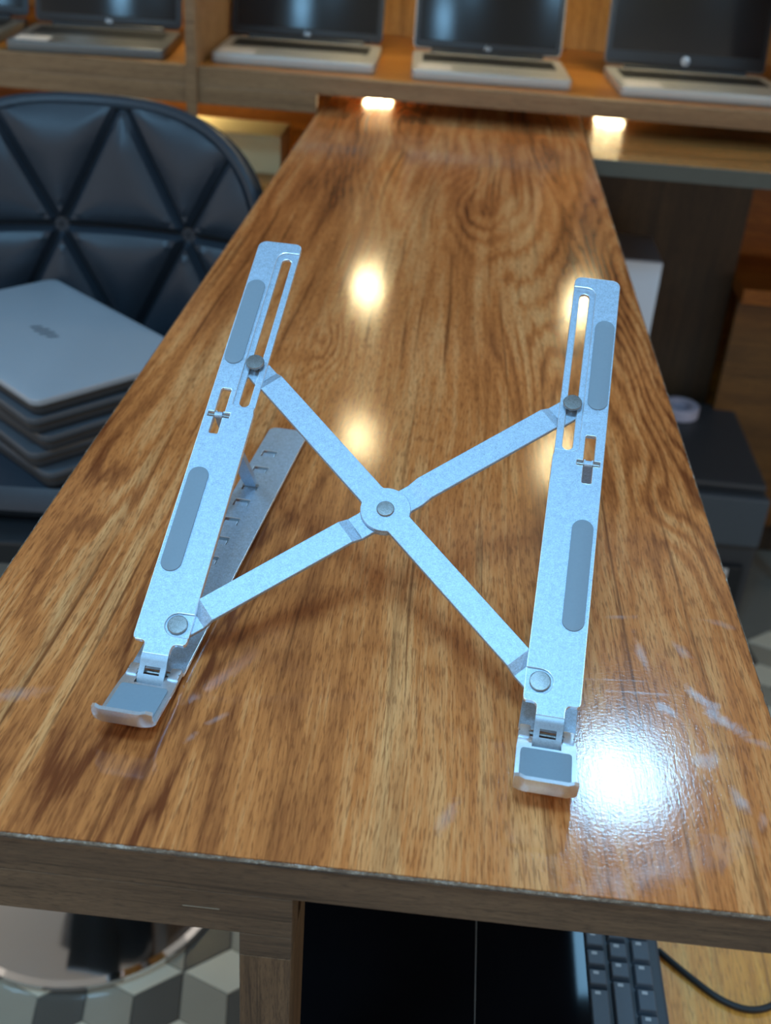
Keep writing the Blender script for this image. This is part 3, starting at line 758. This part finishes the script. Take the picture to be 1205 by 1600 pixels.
    sb_ = bmesh.new(); Ls = (qb-ib).length
    prof2 = [(0, .0026), (.010, .0034), (.06, .0040), (Ls-.016, .0044), (Ls-.003, .0040), (Ls, .0026)]
    rows_ = []
    for (l_, w_) in prof2:
        c_ = ib+dirv*l_
        rows_.append([sb_.verts.new(c_+sx*(f*w_)+nrm*dz_) for (f, dz_) in ((-1, -.0004), (-1, .0034), (-.72, .0034), (-.70, .0010), (.70, .0010), (.72, .0034), (1, .0034), (1, -.0004))])
    for a_, c_ in zip(rows_, rows_[1:]):
        for k in range(8): sb_.faces.new((a_[k], a_[(k+1) % 8], c_[(k+1) % 8], c_[k]))
    sb_.faces.new(rows_[0]); sb_.faces.new(rows_[-1][::-1])
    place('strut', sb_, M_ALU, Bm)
    place('strut_catch', tube([(-.0105, .1975, bz+.0004), (.0002, .1975, bz+.0004)], .0013, 10), M_RIVET, Bm, bo)
    # --- rivets
    place('rivet', lathe([(0, -.0066), (.0036, -.0066), (.0036, -.0013), (.0054, -.0012), (.0055, .0001), (.0050, .0004), (0, .0006)], 36, (.0070, .0098, 0)), M_RIVET, A)
    place('rivet', lathe([(0, -.0064), (.0027, -.0064), (.0027, .0012), (.0054, .0014), (.0056, .0022), (.0052, .0030), (0, .0033)], 36, (.0068, .1869, 0)), M_RIVET, A)
# --- crossed arms in the rail plane
e0 = DD/2-.0069
def arm(sign, upper):
    """runs from the lower rivet of one rail to the sliding rivet of the other"""
    a = Vector((-e0, .0098)) if sign > 0 else Vector((-e0, .1869)); b_ = Vector((e0, .1869)) if sign > 0 else Vector((e0, .0098))
    L_ = (b_-a).length; dirv = (b_-a)/L_; per = Vector((-dirv.y, dirv.x)); bm = bmesh.new(); R = []
    st = []
    half = L_/2; thick = .0023; we = .0076; rc = .0142
    lo, hi, midn = -.0034, -.0004, (-.0004 if upper else -.0031)
    cosx = abs(dirv.x)
    j0 = (.0082)/cosx; j1 = (.0125)/cosx     # jog just inside the rail edge
    xs = [-.0072, -.0066, -.005, -.0025, 0, .004, j0, j1]
    xs += [half-.040, half-.0265, half-.0200] + [half-rc+rc*(1-math.cos(math.pi*i/16)) for i in range(17)] + [half+.0200, half+.0265, half+.040]
    xs += [L_-j1, L_-j0, L_-.004, L_, L_+.0025, L_+.005, L_+.0066, L_+.0072]
    for l_ in sorted(xs):
        q_ = min(l_, L_-l_)
        if q_ <= j0: n_ = lo
        elif q_ >= j1: n_ = hi
        else: n_ = lo+(hi-lo)*(q_-j0)/(j1-j0)
        dc = abs(l_-half)
        if dc <= .0205: n_ = midn
        elif dc < .026: n_ = midn+(hi-midn)*(dc-.0205)/.0055
        w_ = we
        if dc < rc: w_ = max(w_, math.sqrt(rc*rc-dc*dc))
        if q_ < 0: w_ = math.sqrt(max(1e-7, .0074**2-q_*q_))
        bv = .0003
        c_ = a+dirv*l_
        ring = []
        for (f, dn_) in ((-1, -thick), (-1, -bv), (-1+bv/w_, 0), (1-bv/w_, 0), (1, -bv), (1, -thick)):
            pt = c_+per*(f*w_); ring.append(bm.verts.new((pt.x, pt.y, n_+dn_)))
        R.append(ring)
    for r0, r1 in zip(R, R[1:]):
        for k in range(6): bm.faces.new((r0[k], r0[(k+1) % 6], r1[(k+1) % 6], r1[k]))
    bm.faces.new(R[0]); bm.faces.new(R[-1][::-1])
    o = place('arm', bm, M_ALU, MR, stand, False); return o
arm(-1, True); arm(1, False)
place('rivet', lathe([(0, -.0062), (.0034, -.0062), (.0034, -.0004), (.0049, -.0003), (.0050, .0002), (.0046, .0007), (0, .0009)], 36, (0, .09835, 0)), M_RIVET, MR)
